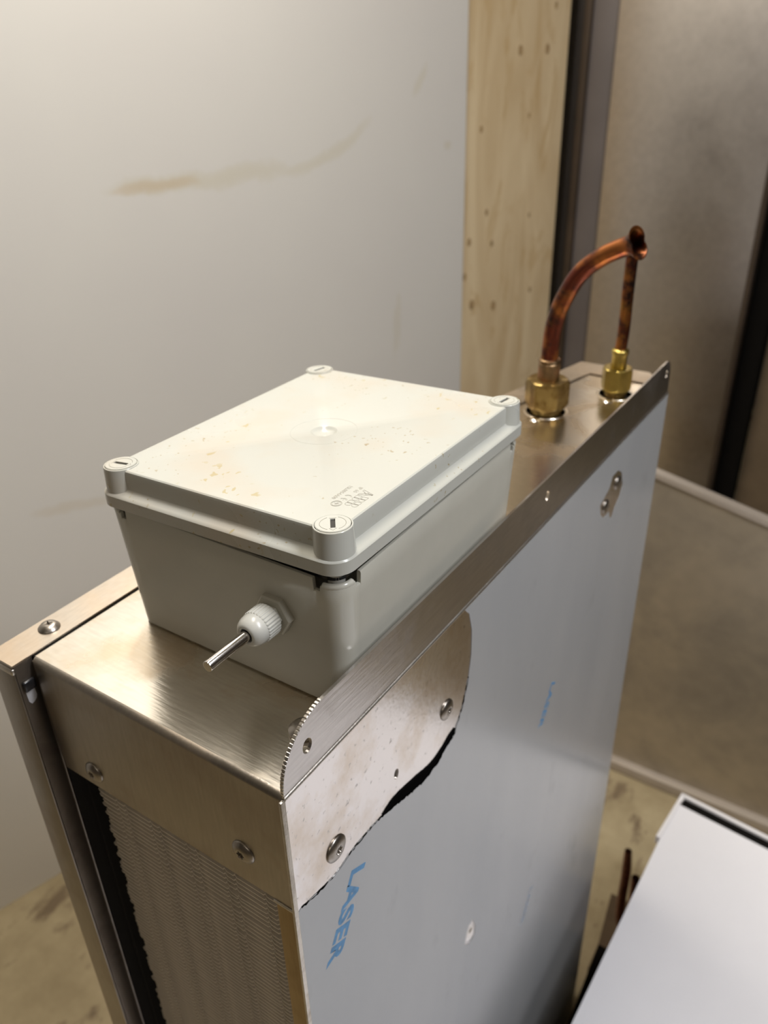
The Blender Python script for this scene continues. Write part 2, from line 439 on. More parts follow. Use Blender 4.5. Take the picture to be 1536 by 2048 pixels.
# plywood board behind the panel's end
ply = thing('plywood_board', 'pale knotty plywood board standing upright beside the white wall panel', 'board', (*wallpt(1450, 12, -FLOOR)[:2], -FLOOR))
PW0, PW1 = LEDGE + 1.5, 1622.0
def wall_part(name, bm, mat, parent, **kw):
    for vv in bm.verts:
        p = wallpt(vv.co.x, vv.co.y, vv.co.z); vv.co = p
    return finish(name, bm, mat, parent, **kw)
# the board keeps wall-aligned object coordinates through its mesh, grain runs along z
bm = B(); add_box(bm, PW0, PW1, 3, 21, -FLOOR + 1, CEIL - 1, 0.8); wall_part('board', bm, M['ply'], ply, smooth=False)

# ------------------------------------------------------------------ cabinet with stainless door at the back
YD = 1800.0
cab = thing('steel_cabinet', 'tall stainless steel cabinet door with a dark side strip behind the copper pipes', 'cabinet', (-330, YD + 80, -FLOOR))
bm = B(); add_box(bm, -511, -150, YD, YD + 30, -FLOOR + 20, CEIL - 20, 3); finish('door', bm, M['door'], cab)
bm = B(); add_box(bm, -150, -139, YD - 6, YD + 30, -FLOOR + 20, CEIL - 20, 2); finish('door_edge', bm, M['bronze'], cab)
bm = B(); add_box(bm, -573, -511.5, YD + 12, YD + 40, -FLOOR + 20, CEIL - 20, 1); finish('side_strip', bm, M['recess'], cab)
bm = B(); add_box(bm, -590, -573.5, YD + 2, YD + 40, -FLOOR + 20, CEIL - 20, 2); finish('frame_edge', bm, M['bronze'], cab)
bm = B(); add_box(bm, -611, -590.5, YD + 14, YD + 40, -FLOOR + 20, CEIL - 20, 1); finish('frame_gap', bm, M['darksteel'], cab)
bm = B(); add_box(bm, -611, -139, YD + 41, YD + 300, -FLOOR, CEIL - 5, 2); finish('cabinet_body', bm, M['darksteel'], cab)
bm = B()
add_box(bm, -136, -92, YD + 30, YD + 80, -FLOOR, CEIL - 5, 2)
finish('black_rack_post', bm, M['pan'], None, label='black upright post right of the stainless door', cat='post', origin=(-110, YD + 50, -FLOOR))
bm = B(); add_box(bm, -88, 60, YD + 60, YD + 110, -FLOOR, CEIL - 5, 3)
finish('brown_wooden_post', bm, M['brownpost'], None, label='brown upright board at the right edge behind the black post', cat='post', origin=(-20, YD + 80, -FLOOR))

# ------------------------------------------------------------------ galvanised sheet panel standing behind the unit
gs = thing('galvanised_sheet', 'dull metal sheet panel with folded rim standing on the floor behind the unit', 'metal sheet', (180, 1225, -FLOOR))
def ysheet(y): return lambda a, b2, h: (a, y + h, b2)
top = lambda x: -389.4 - (x + 136.9) * 0.2096
bm = B(); add_plate(bm, [(-330, -FLOOR + 24), (640, -FLOOR + 24), (640, top(640)), (-330, top(-330))], [], 3, ysheet(1216)); finish('sheet', bm, M['sheet'], gs, smooth=False)
bm = B(); add_plate(bm, [(-330, top(-330) - 9), (640, top(640) - 9), (640, top(640) + 1), (-330, top(-330) + 1)], [], 22, ysheet(1211)); finish('top_rim', bm, M['rimsteel'], gs, smooth=False)
bm = B(); add_box(bm, -330, 640, 1196, 1232, -FLOOR, -FLOOR + 28, 2); finish('bottom_rim', bm, M['rimsteel'], gs)

# ------------------------------------------------------------------ white casing panel on a dark unit, lower right
WZ = -800.0
def wz(a, b2, h): return (a, b2, WZ + h)
wc = thing('white_casing_panel', 'large white folded metal panel lying flat at the lower right', 'panel', (450, 300, WZ - 30))
bm = B(); add_plate(bm, [(68.5, 851), (62.5, 766), (53.6, 419), (42, -420), (980, -470), (1010, 755)], [], 2, lambda a, b2, h: (a, b2, WZ - 2 + h)); finish('panel_face', bm, M['white'], wc, smooth=False)
bm = B(); add_plate(bm, [(66.3, 876), (1010, 779), (1010, 772), (73, 868.5)], [], 14, lambda a, b2, h: (a, b2, WZ - 12 + h)); finish('back_rim', bm, M['rim'], wc, smooth=False)
bm = B(); add_plate(bm, [(66.3, 876), (73, 866), (70, 852.5), (62.8, 766), (56, 766)], [], 14, lambda a, b2, h: (a, b2, WZ - 12 + h)); finish('corner_lip', bm, M['rim'], wc, smooth=False)
bm = B(); add_plate(bm, [(73.5, 868), (1010, 771.5), (1010, 745), (70, 840)], [], 3, lambda a, b2, h: (a, b2, WZ - 5 + h)); finish("groove_shade_strip", bm, M['pan'], wc, smooth=False)  # near-black strip paints in the shade inside the groove
bm = B(); add_plate(bm, [(64, 764), (55.5, 419), (44, -418), (50, -418), (61, 419), (70, 764)], [], 26, lambda a, b2, h: (a, b2, WZ - 28.2 + h)); finish('side_fold', bm, M['rim'], wc, smooth=False)

du = thing('dark_cooling_unit', 'dark bodied unit with two bent copper pipe ends, mostly hidden under the white panel', 'cooling unit', (300, 400, -FLOOR))
bm = B(); add_plate(bm, [(13, 689), (19, 552), (24, 400), (34, -300), (900, -300), (900, 689)], [], FLOOR - 1020, lambda a, b2, h: (a, b2, -FLOOR + h)); finish('body', bm, M['pan'], du, smooth=False)
bm = B(); add_plate(bm, [(-14.5, 853), (1, 742), (2, 690), (400, 690), (400, 853)], [], 50, lambda a, b2, h: (a, b2, -FLOOR + h)); finish('lower_bracket', bm, M['darkbrown'], du, smooth=False)
M['pipe_old'] = plain('oxidised_copper', (0.20, 0.075, 0.04), 0.4, 0.7, 0.4, 60)
bm = B(); pth = catmull([(40, 780, -1105), (38, 780, -1090), (23.5, 780, -1060), (19.5, 780, -1006), (19, 780, -938), (15.7, 780, -878)], 6)
add_tube(bm, pth, lambda t: 8 if t < .85 else 8 - 12 * (t - .85), 16, cap1=False); finish('copper_pipe', bm, M['pipe_old'], du)
bm = B(); pth = catmull([(46, 760, -1110), (42, 760, -1000), (41, 760, -965), (39, 760, -908)], 6)
add_tube(bm, pth, 7, 16, cap1=False); finish('copper_pipe', bm, M['pipe_old'], du)

# ================================================================== THE UNIT
un = thing('cooling_unit', 'upright stainless steel evaporator unit with finned front and grey filmed side', 'cooling unit', (-100, 330, -FLOOR))
UH = -FLOOR + 2          # bottom
# top plate: bend radius along the front, chamfered far end
far_in = [(-88.5, 635), (-199.5, 165)]
bm = B()
outl = [(-199.5, 4), (0 - 2.2, 4), (-2.2, 634), (-88.5, 635), (-199, 166)]
holes = [circ(-88, 516, 20.5, n=28), circ(-44.5, 594, 18, n=28)]
add_plate(bm, outl, holes, 1.5, lambda a, b2, h: (a, b2, h - 1.5))
finish('top_plate', bm, M['top'], un, smooth=False)
# front bend + cover in one bent sheet
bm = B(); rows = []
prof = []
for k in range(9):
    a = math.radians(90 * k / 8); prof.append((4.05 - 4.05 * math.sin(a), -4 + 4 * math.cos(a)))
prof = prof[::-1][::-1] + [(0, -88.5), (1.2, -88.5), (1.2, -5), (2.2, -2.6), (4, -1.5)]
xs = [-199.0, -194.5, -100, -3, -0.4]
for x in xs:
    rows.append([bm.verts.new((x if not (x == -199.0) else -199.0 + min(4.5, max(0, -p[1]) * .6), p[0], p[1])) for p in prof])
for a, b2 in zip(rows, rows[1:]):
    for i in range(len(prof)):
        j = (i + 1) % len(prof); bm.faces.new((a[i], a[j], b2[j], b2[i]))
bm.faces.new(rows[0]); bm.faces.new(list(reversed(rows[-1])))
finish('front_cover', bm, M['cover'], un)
# casing interior (dark) so nothing shines through
bm = B(); add_plate(bm, [(-195, 62), (-4, 62), (-4, 630), (-90, 630), (-195, 170)], [], -2 - UH - 6, lambda a, b2, h: (a, b2, UH + 2 + h)); finish('inner_casing', bm, M['dark'], un, smooth=False)
bm = B(); add_box(bm, -198.5, -196.5, 12, 170, UH, -3, .3); finish('inner_side_plate', bm, M['dark'], un)
# narrow front jamb at the corner below the cover and its bright folded lip
bm = B(); add_box(bm, -15.5, -1.6, 0.6, 6, UH, -90.5, .5); finish('front_jamb', bm, M['brown'], un)
bm = B(); t = bmesh.new(); bmesh.ops.create_cube(t, size=1); t.free()
add_box(bm, -16.5, -0.6, -0.9, 2.6, -91.4, -89.2, .8); finish('jamb_lip', bm, M['edge'], un)
# corner strip: cut edge of the side panel
bm = B(); add_box(bm, -1.6, 0.25, -2.0, 1.4, UH, -2, .5); finish('corner_edge', bm, M['edge'], un)
# tray profile: outer web, top face, front face, inner return
bm = B()
add_plate(bm, [(-225, -11), (-201, -11), (-201.3, 166), (-88.8, 636.5), (-6, 636), (-33, 670), (-110.6, 667), (-225, 168)], [], 1.3, lambda a, b2, h: (a, b2, 0.3 + h))
finish('tray_top', bm, M['tray'], un, smooth=False)
bm = B(); add_box(bm, -225, -201, -11.6, -10.2, UH, 1.2, .5); finish('tray_front', bm, M['cover'], un)
bm = B(); add_box(bm, -225.2, -223.6, -10, 168, UH, 1.0, .4); finish('tray_outer_web', bm, M['tray'], un)
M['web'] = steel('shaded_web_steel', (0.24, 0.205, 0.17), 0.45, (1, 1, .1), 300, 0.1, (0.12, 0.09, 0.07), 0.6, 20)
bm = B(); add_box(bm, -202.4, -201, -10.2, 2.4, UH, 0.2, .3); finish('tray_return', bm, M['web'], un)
bm = B(); add_box(bm, -201.6, -200.1, 1.8, 3.2, UH, -3, .5); finish('tray_bead', bm, M['bolt'], un)
bm = B(); add_box(bm, -200.8, -200.2, 3.4, 165, UH, -0.2, .1); finish('tray_inner_web', bm, M['dark'], un)
bm = B(); add_box(bm, -226, -200.6, -12.4, -9.6, -5.5, -0.6, 1.2, 3); finish('tray_corner_fold', bm, M['edge'], un)
# far vertical walls of the casing
bm = B(); add_plate(bm, [(-225, 168), (-223, 168), (-109, 665), (-110.6, 667)], [], FLOOR - 3, lambda a, b2, h: (a, b2, UH + h)); add_plate(bm, [(-110.6, 667), (-33, 670), (-3, 634), (-3, 632), (-34, 668), (-110, 665)], [], FLOOR - 3, lambda a, b2, h: (a, b2, UH + h)); finish('rear_casing', bm, M['tray'], un, smooth=False)
# clip and paint dab in the tray return
bm = B(); add_box(bm, -201, -198.2, -9.0, -0.6, -20.5, -12.5, 1.4, 3); finish('black_clip', bm, M['blackplastic'], un, label='small black plastic clip')
M['dab'] = plain('pale_paint', (0.48, 0.47, 0.48), 0.5)
bm = B(); add_plate(bm, [(-7.8, -21), (-1.8, -19.6), (-1.4, -27), (-2.2, -29.6), (-4, -31), (-6, -31.6), (-7.4, -29)], [], .25, lambda a, b2, h: (-201 + h, a, b2)); finish('pale_paint_dab', bm, M['dab'], un)

# side panel (x = 0 plane)
def xs_(x0): return lambda a, b2, h: (x0 + h, a, b2)
bm = B(); add_plate(bm, [(1.2, UH), (630, UH), (630, -1.2), (1.2, -1.2)], [circ(100.8, -75.8, 2.6, 4.2)], 1.5, xs_(-1.6)); finish('side_panel', bm, M['side'], un, smooth=False)
bm = B(); add_plate(bm, circ(100.8, -75.8, 3.5, 5), [], .5, xs_(-2.6)); finish('side_hole_backing', bm, M['bolt'], un, smooth=False)
# bead along the fold
bm = B(); rr = [Vector((-0.4, y, -1.5)) for y in (1, 120, 300, 480, 628)]; add_tube(bm, rr, 1.35, 14); finish('fold_bead', bm, M['edge'], un)
# upright flange with rounded ends and holes
def fl_outline():
    o = [(1.5, 0.2)]
    # big radius at the near end
    for k in range(15):
        a = math.radians(180 - 90 * k / 14); o.append((1.5 + 36 + 36 * math.cos(a), 3 + 34 * math.sin(a)))
    o += [(120, 37.2), (300, 37.5), (480, 37.6)]
    for k in range(9):
        a = math.radians(90 - 90 * k / 8); o.append((608 + 17 * math.cos(a), 20 + 17.8 * math.sin(a)))
    o += [(627, 0.2)]
    return o
bm = B(); add_plate(bm, fl_outline(), [circ(21.5, 17.2, 3.7, 4.7), circ(314.9, 21.9, 3.0, 4.0), circ(612, 24, 3.0, 3.6)], 1.8, xs_(-1.9)); fl = finish('flange', bm, M['flange'], un, smooth=False)
# nibbled cut edge: row of small teeth round the near radius
for k in range(26):
    a = math.radians(183 - 88 * k / 25); c = Vector((-1.0, 37.5 + 36.3 * math.cos(a), 3 + 34.3 * math.sin(a)))
    bm = B(); t = bmesh.new(); bmesh.ops.create_cube(t, size=1)
    for vv in t.verts: vv.co = Vector((vv.co.x * 2.3, vv.co.y * 1.0, vv.co.z * 1.9))
    bmesh.ops.bevel(t, geom=t.edges[:], offset=.35, segments=1, affect='EDGES')
    merge(bm, t, Matrix.Translation(c) @ Matrix.Rotation(a + math.pi, 4, 'X')); finish('edge_tooth', bm, M['edge'], un)

# protective film with torn edge
tear_bare = [(187.5, -3.2), (193, -12), (197.2, -26), (197.8, -49), (196, -62), (190, -78), (184, -88), (176.5, -93.5)]
tear_film = [(186.4, -3.2), (192.5, -10), (197, -26), (197.5, -48), (194.5, -66)]
def px(pts): return pts
# points measured along the lower run (film side) and along the bare side
lower_film = [(189, -82), (183.5, -92), (178, -99), (176, -104), (172, -105.5), (160, -108), (152, -111), (140, -113), (122, -109), (107, -104), (97, -101), (84, -96.5),
              (78, -95), (68, -94), (55, -93.5), (47, -95), (36, -96), (24.8, -95), (14, -92), (4, -89.5)]
def jag(pts, amp, step):
    out = []
    for a, b2 in zip(pts, pts[1:]):
        a = Vector(a); b2 = Vector(b2); n = max(1, int((b2 - a).length / step)); d = (b2 - a).normalized(); nn = Vector((-d.y, d.x))
        for k in range(n): out.append(a.lerp(b2, k / n) + nn * random.uniform(-amp, amp))
    out.append(Vector(pts[-1])); return [(p.x, p.y) for p in out]
te = jag(tear_film, .15, 6)[:-1] + jag([(194.5, -66)] + lower_film, .55, 2.2)
hole1 = [(219.4, -371.1), (225.0, -386.5), (225.4, -400.4), (213.8, -400.5), (204.3, -389.9), (207.2, -380.3), (211.2, -370.2)]
tear1 = [(487, -31), (500, -39), (508, -56), (502, -67), (491, -73), (486, -81), (478, -78), (475, -70), (459, -69), (450, -61), (445, -49), (456, -45), (467, -41), (472, -31)]
filmout = te + [(2.2, -100), (2.2, UH), (629.6, UH), (629.6, -3.0)]
filmout = [(629.6, -3.2)] + te + [(1.0, -90.5), (1.0, UH), (629.6, UH)]
bm = B(); add_plate(bm, filmout, [hole1, tear1], .25, xs_(0.02)); film = finish('protective_film', bm, M['film'], un, smooth=False, label='grey protective film with a torn upper corner')
# black curled back of the film along the tear
def strip(pts, wid, name, matk, x0, th=.5):
    for_a = [Vector(p) for p in pts]
    up = []
    for i, p in enumerate(for_a):
        d = (for_a[min(i + 1, len(for_a) - 1)] - for_a[max(i - 1, 0)]).normalized(); nn = Vector((-d.y, d.x)); w = wid(i / (len(for_a) - 1)) if callable(wid) else wid
        up.append(p - nn * w)
    bm = B(); poly = [(p.x, p.y) for p in for_a] + [(p.x, p.y) for p in reversed(up)]
    add_plate(bm, poly, [], th, xs_(x0)); return finish(name, bm, M[matk], un, smooth=False)
seg1 = jag([(194.5, -66)] + lower_film, .35, 2.0)
n1 = len(seg1)
strip(seg1, lambda t: -random.uniform(.1, 1.5) * (1 if random.random() < .5 else .5), 'torn_edge', 'blackfilm', 0.03, .28)
curl = [(176, -99), (168, -100), (160, -103), (151, -104.5), (140, -104), (128, -100.5), (115, -97), (104, -94.5), (95, -93.5), (84, -96.3)]
curl_low = [(92, -98.7), (107, -104), (122, -109), (131, -111.5), (140, -113), (146, -111), (152, -111), (160, -108), (168, -105), (174, -103.5)]
bm = B(); add_plate(bm, jag(curl, .3, 3) + jag(curl_low, 1.1, 1.8), [], .8, xs_(0.05)); finish('curled_film_back', bm, M['blackfilm'], un, smooth=False, label='black curled back of the torn film')
# metal seen in the two film openings
bolt_head('panel_bolt', (0.1, 491, -46), (1, 0, 0), 7.0, un, 'bolt', 'torx', 2.0)
bolt_head('panel_bolt', (0.1, 462, -58), (1, 0, 0), 7.0, un, 'bolt', 'torx', 2.0)
bm = B(); add_lathe(bm, [(0.5, 3.2), (4, 2.8), (7, 1.6), (9.5, .2), (10.5, -.1)], (0, 214, -385), (1, 0, 0), 20, cap0=True, cap1=True)
for vv in bm.verts: vv.co.z = -385 + (vv.co.z + 385) * 1.0; vv.co.y = 214 + (vv.co.y - 214) * .75
finish('film_blister', bm, M['shiny'], un, label='shiny bulge pushed through the film')
# bolts on bare side and front
bolt_head('panel_bolt', (0, 37, -76.6), (1, .0, 0), 8.6, un, 'bolt', 'torx', 2.6)
bolt_head('panel_bolt', (0, 163.7, -72.2), (1, 0, 0), 7.8, un, 'bolt', 'torx', 2.6)
bolt_head('cover_bolt', (-162.5, 0, -75.4), (0, -1, 0), 7.8, un, 'bolt', 'torx', 2.8)
bolt_head('cover_bolt', (-35.0, 0, -63.3), (0, -1, 0), 8.0, un, 'bolt', 'torx', 2.8)
bolt_head('tray_screw', (-214.2, 25.5, 1.6), (0, 0, 1), 7.0, un, 'bolt', 'cross', 3.4, spin=.4)
bm = B(); add_lathe(bm, [(7.2, 0), (8.0, .6), (8.1, 2.6), (6.6, 4.4), (4, 5.4), (0, 5.8)], (-19.5, 41, 0), (0, 0, 1), 28); finish('rivet', bm, M['bolt'], un)

# fins: one thin plate per fin, with double ridges
ridges = [-149.5, -118, -86.5, -55, -23.5]
def fin_mesh(variant):
    bm = B(); rnd = random.Random(variant)
    x0 = -171 + rnd.uniform(-2.2, 2.2); xsn = [x0, x0 + 2.5, x0 + 5]
    for r_ in ridges:
        for o in (-5.5, -4, -2.5, 2.5, 4, 5.5): xsn.append(r_ + o)
    xsn += [-16.2]; xsn = sorted(q for q in xsn if q <= -16)
    def zz(x):
        z = 0
        for r_ in ridges:
            for o in (-4, 4):
                if abs(x - r_ - o) < .6: z = 1.8
        if x == x0: z = rnd.uniform(-1.0, .4)
        if abs(x - x0 - 2.5) < .1: z = rnd.uniform(-.3, .5)
        if variant >= 6:      # bent fins
            c_ = rnd.choice([-100, -60, -80]); z += 0
        return z
    A, Bt, Cc, D = [], [], [], []
    bend = rnd.uniform(-110, -40) if variant >= 6 else None
    for x in xsn:
        z = zz(x); yf = 4.2 + (0.8 if x == x0 else 0); zf = z
        if bend is not None and abs(x - bend) < 16: zf += -3.0 * (1 - abs(x - bend) / 16); yf += .5
        A.append(bm.verts.new((x, yf, zf + .32))); Bt.append(bm.verts.new((x, yf, zf - .32)))
        Cc.append(bm.verts.new((x, 60, z + .1)))
    for i in range(len(xsn) - 1):
        bm.faces.new((A[i], A[i + 1], Cc[i + 1], Cc[i])); bm.faces.new((Bt[i], Bt[i + 1], A[i + 1], A[i]))
    for vv in bm.verts: vv.co = Vector((vv.co.x / 1000, vv.co.y / 1000, vv.co.z / 1000))
    me = bpy.data.meshes.new('fin'); bm.to_mesh(me); bm.free(); me.materials.append(M['fin']); return me
fms = [fin_mesh(k) for k in range(9)]
pitch = 4.2; org = ORG[un.name]; zf = -80.0; k = 0
while zf > -FLOOR + 8:
    vsel = random.randrange(6)
    if k in (9, 10, 13, 17, 18, 22, 31, 32, 40, 52): vsel = 6 + k % 3
    o = link('fin', fms[vsel], un); o.location = Vector((0, 0, (zf + FLOOR) / 1000)) - org
    zf -= pitch + (random.uniform(-.25, .25) if k not in (12,) else 1.6); k += 1
# tubes through the fins
for r_ in ridges:
    bm = B(); add_tube(bm, [Vector((r_, 34, UH)), Vector((r_, 34, -600)), Vector((r_, 34, -8))], 6, 14); finish('coil_tube', bm, M['pipe_old'], un)

# ------------------------------------------------------------------ pipes and brass nuts
def hex_nut(name, c, rad, h, parent, matk, rot, rbore):
    bm = B(); n = 6; c = Vector(c)
    rings = []
    N = 48
    def pt(i, r_in, hh):
        a = 2 * math.pi * i / N + rot
        k_ = ((a - rot) % (math.pi / 3)) - math.pi / 6
        rr = rad * math.cos(math.pi / 6) / math.cos(k_); rr = min(rr, r_in)
        return bm.verts.new(c + Vector((rr * math.cos(a), rr * math.sin(a), hh)))
    levels = [(rad * .80, -h * .10), (rad * .90, 0), (rad * .93, h * .02), (rad * 2, h * .10), (rad * 2, h * .86), (rad * .93, h * .97), (rad * .86, h), (rbore * 1.25, h)]
    rows = [[pt(i, r_, hh) for i in range(N)] for r_, hh in levels]
    for a, b2 in zip(rows, rows[1:]):
        for i in range(N):
            j = (i + 1) % N; bm.faces.new((a[i], a[j], b2[j], b2[i]))
    bm.faces.new(list(reversed(rows[0]))); bm.faces.new(rows[-1])
    return finish(name, bm, M[matk], parent, angle=30)
bx_, by_ = -88.5, 516.0
pipe = None
bm = B()
pth = catmull([(bx_, by_, 52), (-88.0, by_, 66), (-85.4, by_ - 2, 88), (-77.6, by_ - 4, 113), (-63.3, by_ - 6, 139), (-44.3, by_ - 8, 156), (-24, by_ - 10, 167), (-12, by_ - 15, 172)], 7)
L_ = len(pth)
def flare(t, a):
    if t < .9: return 1.0
    q = (t - .9) / .1
    return 1 + q * (.85 * abs(math.cos(a + .15)) - .12)
ro = add_tube(bm, pth, 8.3, 28, cap0=True, cap1=False, shape=flare)
ri = add_tube(bm, pth, 7.0, 28, cap0=True, cap1=False, shape=flare)     # inside wall of the open pipe
for k in range(28): bm.faces.new((ro[-1][k], ro[-1][(k + 1) % 28], ri[-1][(k + 1) % 28], ri[-1][k]))
pipe = finish('copper_pipe', bm, M['copper'], un, label='thick copper pipe bent over to the right with a flared cut end', angle=60)
hex_nut('brass_nut', (bx_ + .5, by_, 7), 21.5, 27, un, 'brass', 0.35, 9)
bm = B(); add_lathe(bm, [(10.5, 30), (10.5, 50), (9.6, 51), (10.8, 52.5), (10.2, 54), (8.2, 55)], (bx_ + .5, by_, 0), (0, 0, 1), 28); finish('pipe_sleeve', bm, M['sleeve'], un)
bm = B(); add_lathe(bm, [(13, -30), (14, -8), (15.5, -4), (15, 3), (12, 8)], (bx_ + .5, by_, 0), (0, 0, 1), 24); finish('pipe_fitting', bm, M['brass'], un)
sx_, sy_ = -45.0, 594.0
bm = B(); add_tube(bm, catmull([(sx_, sy_, 42), (sx_ + 1.2, sy_, 70), (sx_ + .6, sy_, 110), (sx_ + .8, sy_, 148)], 6), 5.9, 22)
finish('copper_pipe', bm, M['copper'], un, label='thin straight copper pipe behind the bent one')
hex_nut('brass_nut', (sx_, sy_, 6), 15.8, 23, un, 'brass_bright', 0.0, 7)
bm = B(); add_lathe(bm, [(7.8, 26), (7.8, 42), (8.6, 43.5), (8.8, 47), (7.6, 48.5), (6.2, 49)], (sx_ + .4, sy_, 0), (0, 0, 1), 28); finish('pipe_sleeve', bm, M['brass_bright'], un)
bm = B(); add_lathe(bm, [(10, -30), (11, -8), (11, 3), (9, 7)], (sx_, sy_, 0), (0, 0, 1), 24); finish('pipe_fitting', bm, M['brass'], un)
for (hx, hy, hr) in ((-88, 516, 20.5), (-44.5, 594, 18)):
    bm = B(); rg = [Vector((hx + hr * math.cos(2 * math.pi * i / 36), hy + hr * math.sin(2 * math.pi * i / 36), 0)) for i in range(36)]
    N, m2 = 36, 8; rows = []
    for i in range(N):
        a = 2 * math.pi * i / N; rows.append([bm.verts.new((hx + (hr + 1.6 * math.cos(2 * math.pi * q / m2)) * math.cos(a), hy + (hr + 1.6 * math.cos(2 * math.pi * q / m2)) * math.sin(a), -.1 + .8 * math.sin(2 * math.pi * q / m2))) for q in range(m2)])
    for i in range(N):
        for q in range(m2): bm.faces.new((rows[i][q], rows[(i + 1) % N][q], rows[(i + 1) % N][(q + 1) % m2], rows[i][(q + 1) % m2]))
    finish('hole_rim', bm, M['top'], un)
    bm = B(); add_lathe(bm, [(5, 3.0), (3.4, 4.2), (0, 4.7)], (hx + 1, hy - hr - 6, -2.6), (0, 0, 1), 20, cap0=False); finish('rivet', bm, M['shiny'], un)

# ================================================================== JUNCTION BOX
BXO = Vector((-13.438, 70.262, 0)); YAW = 0.009; TA, TB = 0.033, -0.016; ZB = 116.4; BW, BL = 153.0, 192.3
def bl(u, v, z): return Vector((BXO.x + math.cos(YAW) * u - math.sin(YAW) * v, BXO.y + math.sin(YAW) * u + math.cos(YAW) * v, z))
def lp(u, v, w=0.0): return bl(u, v, ZB + TA * u + TB * v + w)
jb = thing('junction_box', 'light grey plastic junction box with slightly lifted stained lid on the unit top', 'junction box', bl(-BW / 2, BL / 2, .2))

def perim(off, r, seg=8):
    """closed loop round the screw rectangle, grown by off"""
    out = []
    x0, x1, y0, y1 = -BW - off, off, -off, BL + off
    for cx, cy, a0, tag in ((x1 - r, y1 - r, 0, 'fr'), (x0 + r, y1 - r, 90, 'fl'), (x0 + r, y0 + r, 180, 'nl'), (x1 - r, y0 + r, 270, 'nr')):
        # extra points on both sides of each arc for the notches
        a_s = math.radians(a0); a_e = math.radians(a0 + 90)
        ts = Vector((-math.sin(a_s), math.cos(a_s))); te_ = Vector((-math.sin(a_e), math.cos(a_e)))
        S = Vector((cx + r * math.cos(a_s), cy + r * math.sin(a_s))); E_ = Vector((cx + r * math.cos(a_e), cy + r * math.sin(a_e)))
        for d, fl_ in ((5.6, 0), (5.2, 2), (1.4, 2), (1.0, 1)): out.append((*(S - ts * d), fl_))
        for k in range(seg + 1):
            a = math.radians(a0 + 90 * k / seg); out.append((cx + r * math.cos(a), cy + r * math.sin(a), 1))
        for d, fl_ in ((1.0, 1), (1.4, 2), (5.2, 2), (5.6, 0)): out.append((*(E_ + te_ * d), fl_))
    return out
ZT = 88.0
def body_loop(off, r, z, dz=None):
    return [bl(p[0], p[1], z + (dz[p[2]] if dz else 0)) for p in perim(off, r)]
DZ = {0: 0.0, 1: -3.4, 2: -6.8}
bm = B()
loft(bm, [body_loop(3.4, 9, .2), body_loop(5.0, 10, 1.4), body_loop(9.2, 11.5, 74), body_loop(9.8, 12, ZT - 1, DZ), body_loop(9.4, 11.6, ZT, DZ), body_loop(7.6, 10, ZT, DZ), body_loop(7.2, 9.6, ZT - 1, DZ), body_loop(6.4, 9, 62), body_loop(6.0, 9, 60)], True, True)
body = finish('box_body', bm, M['body'], jb, angle=40)
# corner beads on the body rim
for (cu, cv, a0) in ((-2.2, 2.2, 270), (-BW + 2.2, 2.2, 180), (-2.2, BL - 2.2, 0), (-BW + 2.2, BL - 2.2, 90)):
    bm = B(); path = [bl(cu + 10.3 * math.cos(math.radians(a0 + q)), cv + 10.3 * math.sin(math.radians(a0 + q)), ZT - 3.6) for q in range(0, 91, 9)]
    add_tube(bm, path, 1.9, 12); finish('rim_bead', bm, M['body'], jb)
for (cu, cv) in ((0, 0), (-BW, 0), (0, BL), (-BW, BL)):
    bm = B(); add_lathe(bm, [(4.6, 56), (4.6, ZT + 1.0), (3.8, ZT + 1.6)], bl(cu, cv, 0), (0, 0, 1), 20); finish('screw_post', bm, M['gland'], jb)
# black sealing shadow gasket inside the rim
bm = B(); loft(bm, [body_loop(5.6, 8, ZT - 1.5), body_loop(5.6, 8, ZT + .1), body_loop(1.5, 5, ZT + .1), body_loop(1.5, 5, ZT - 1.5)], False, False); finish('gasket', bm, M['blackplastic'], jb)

# lid
def lid_loop(off, r, w, seg=8):
    return [lp(p[0], p[1], w) for p in rrect(-BW - off, off, -off, BL + off, r, seg)]
bm = B()
rows = loft(bm, [lid_loop(9.6, 10, -16), lid_loop(9.8, 10.2, -23.0), lid_loop(11.6, 11.8, -23.2), lid_loop(12.3, 12.3, -22.6), lid_loop(12.3, 12.3, -15.4), lid_loop(11.7, 11.8, -14.6), lid_loop(10.4, 10.8, -14.0), lid_loop(7.0, 7.4, -12.7), lid_loop(6.0, 6.4, -11.6), lid_loop(5.6, 6.0, -2.0), lid_loop(5.2, 5.6, -.6), lid_loop(4.4, 4.8, 0)], True, False)
top_ring = rows[-1]
CD = (-77.1, 96.1)
def ringv(r, w, n=40): return [bm.verts.new(lp(CD[0] + r * math.cos(2 * math.pi * i / n), CD[1] + r * math.sin(2 * math.pi * i / n), w)) for i in range(n)]
r0 = ringv(8.6, 0)
es = [e for e in bm.edges if e.verts[0] in set(top_ring) and e.verts[1] in set(top_ring)]
n_ = len(r0); es += [bm.edges.new((r0[i], r0[(i + 1) % n_])) for i in range(n_)]
bmesh.ops.triangle_fill(bm, use_beauty=True, use_dissolve=False, edges=es)
prevr = r0
for (r_, w_) in ((8.2, -.15), (7.2, -1.2), (5.4, -2.0), (3, -2.35), (1.0, -2.4)):
    nr = ringv(r_, w_)
    for i in range(n_):
        j = (i + 1) % n_; bm.faces.new((prevr[i], prevr[j], nr[j], nr[i]))
    prevr = nr
bm.faces.new(prevr)
AX = (lp(0, 0, 1) - lp(0, 0, 0)); nrm = (lp(1, 0) - lp(0, 0)).cross(lp(0, 1) - lp(0, 0)).normalized()
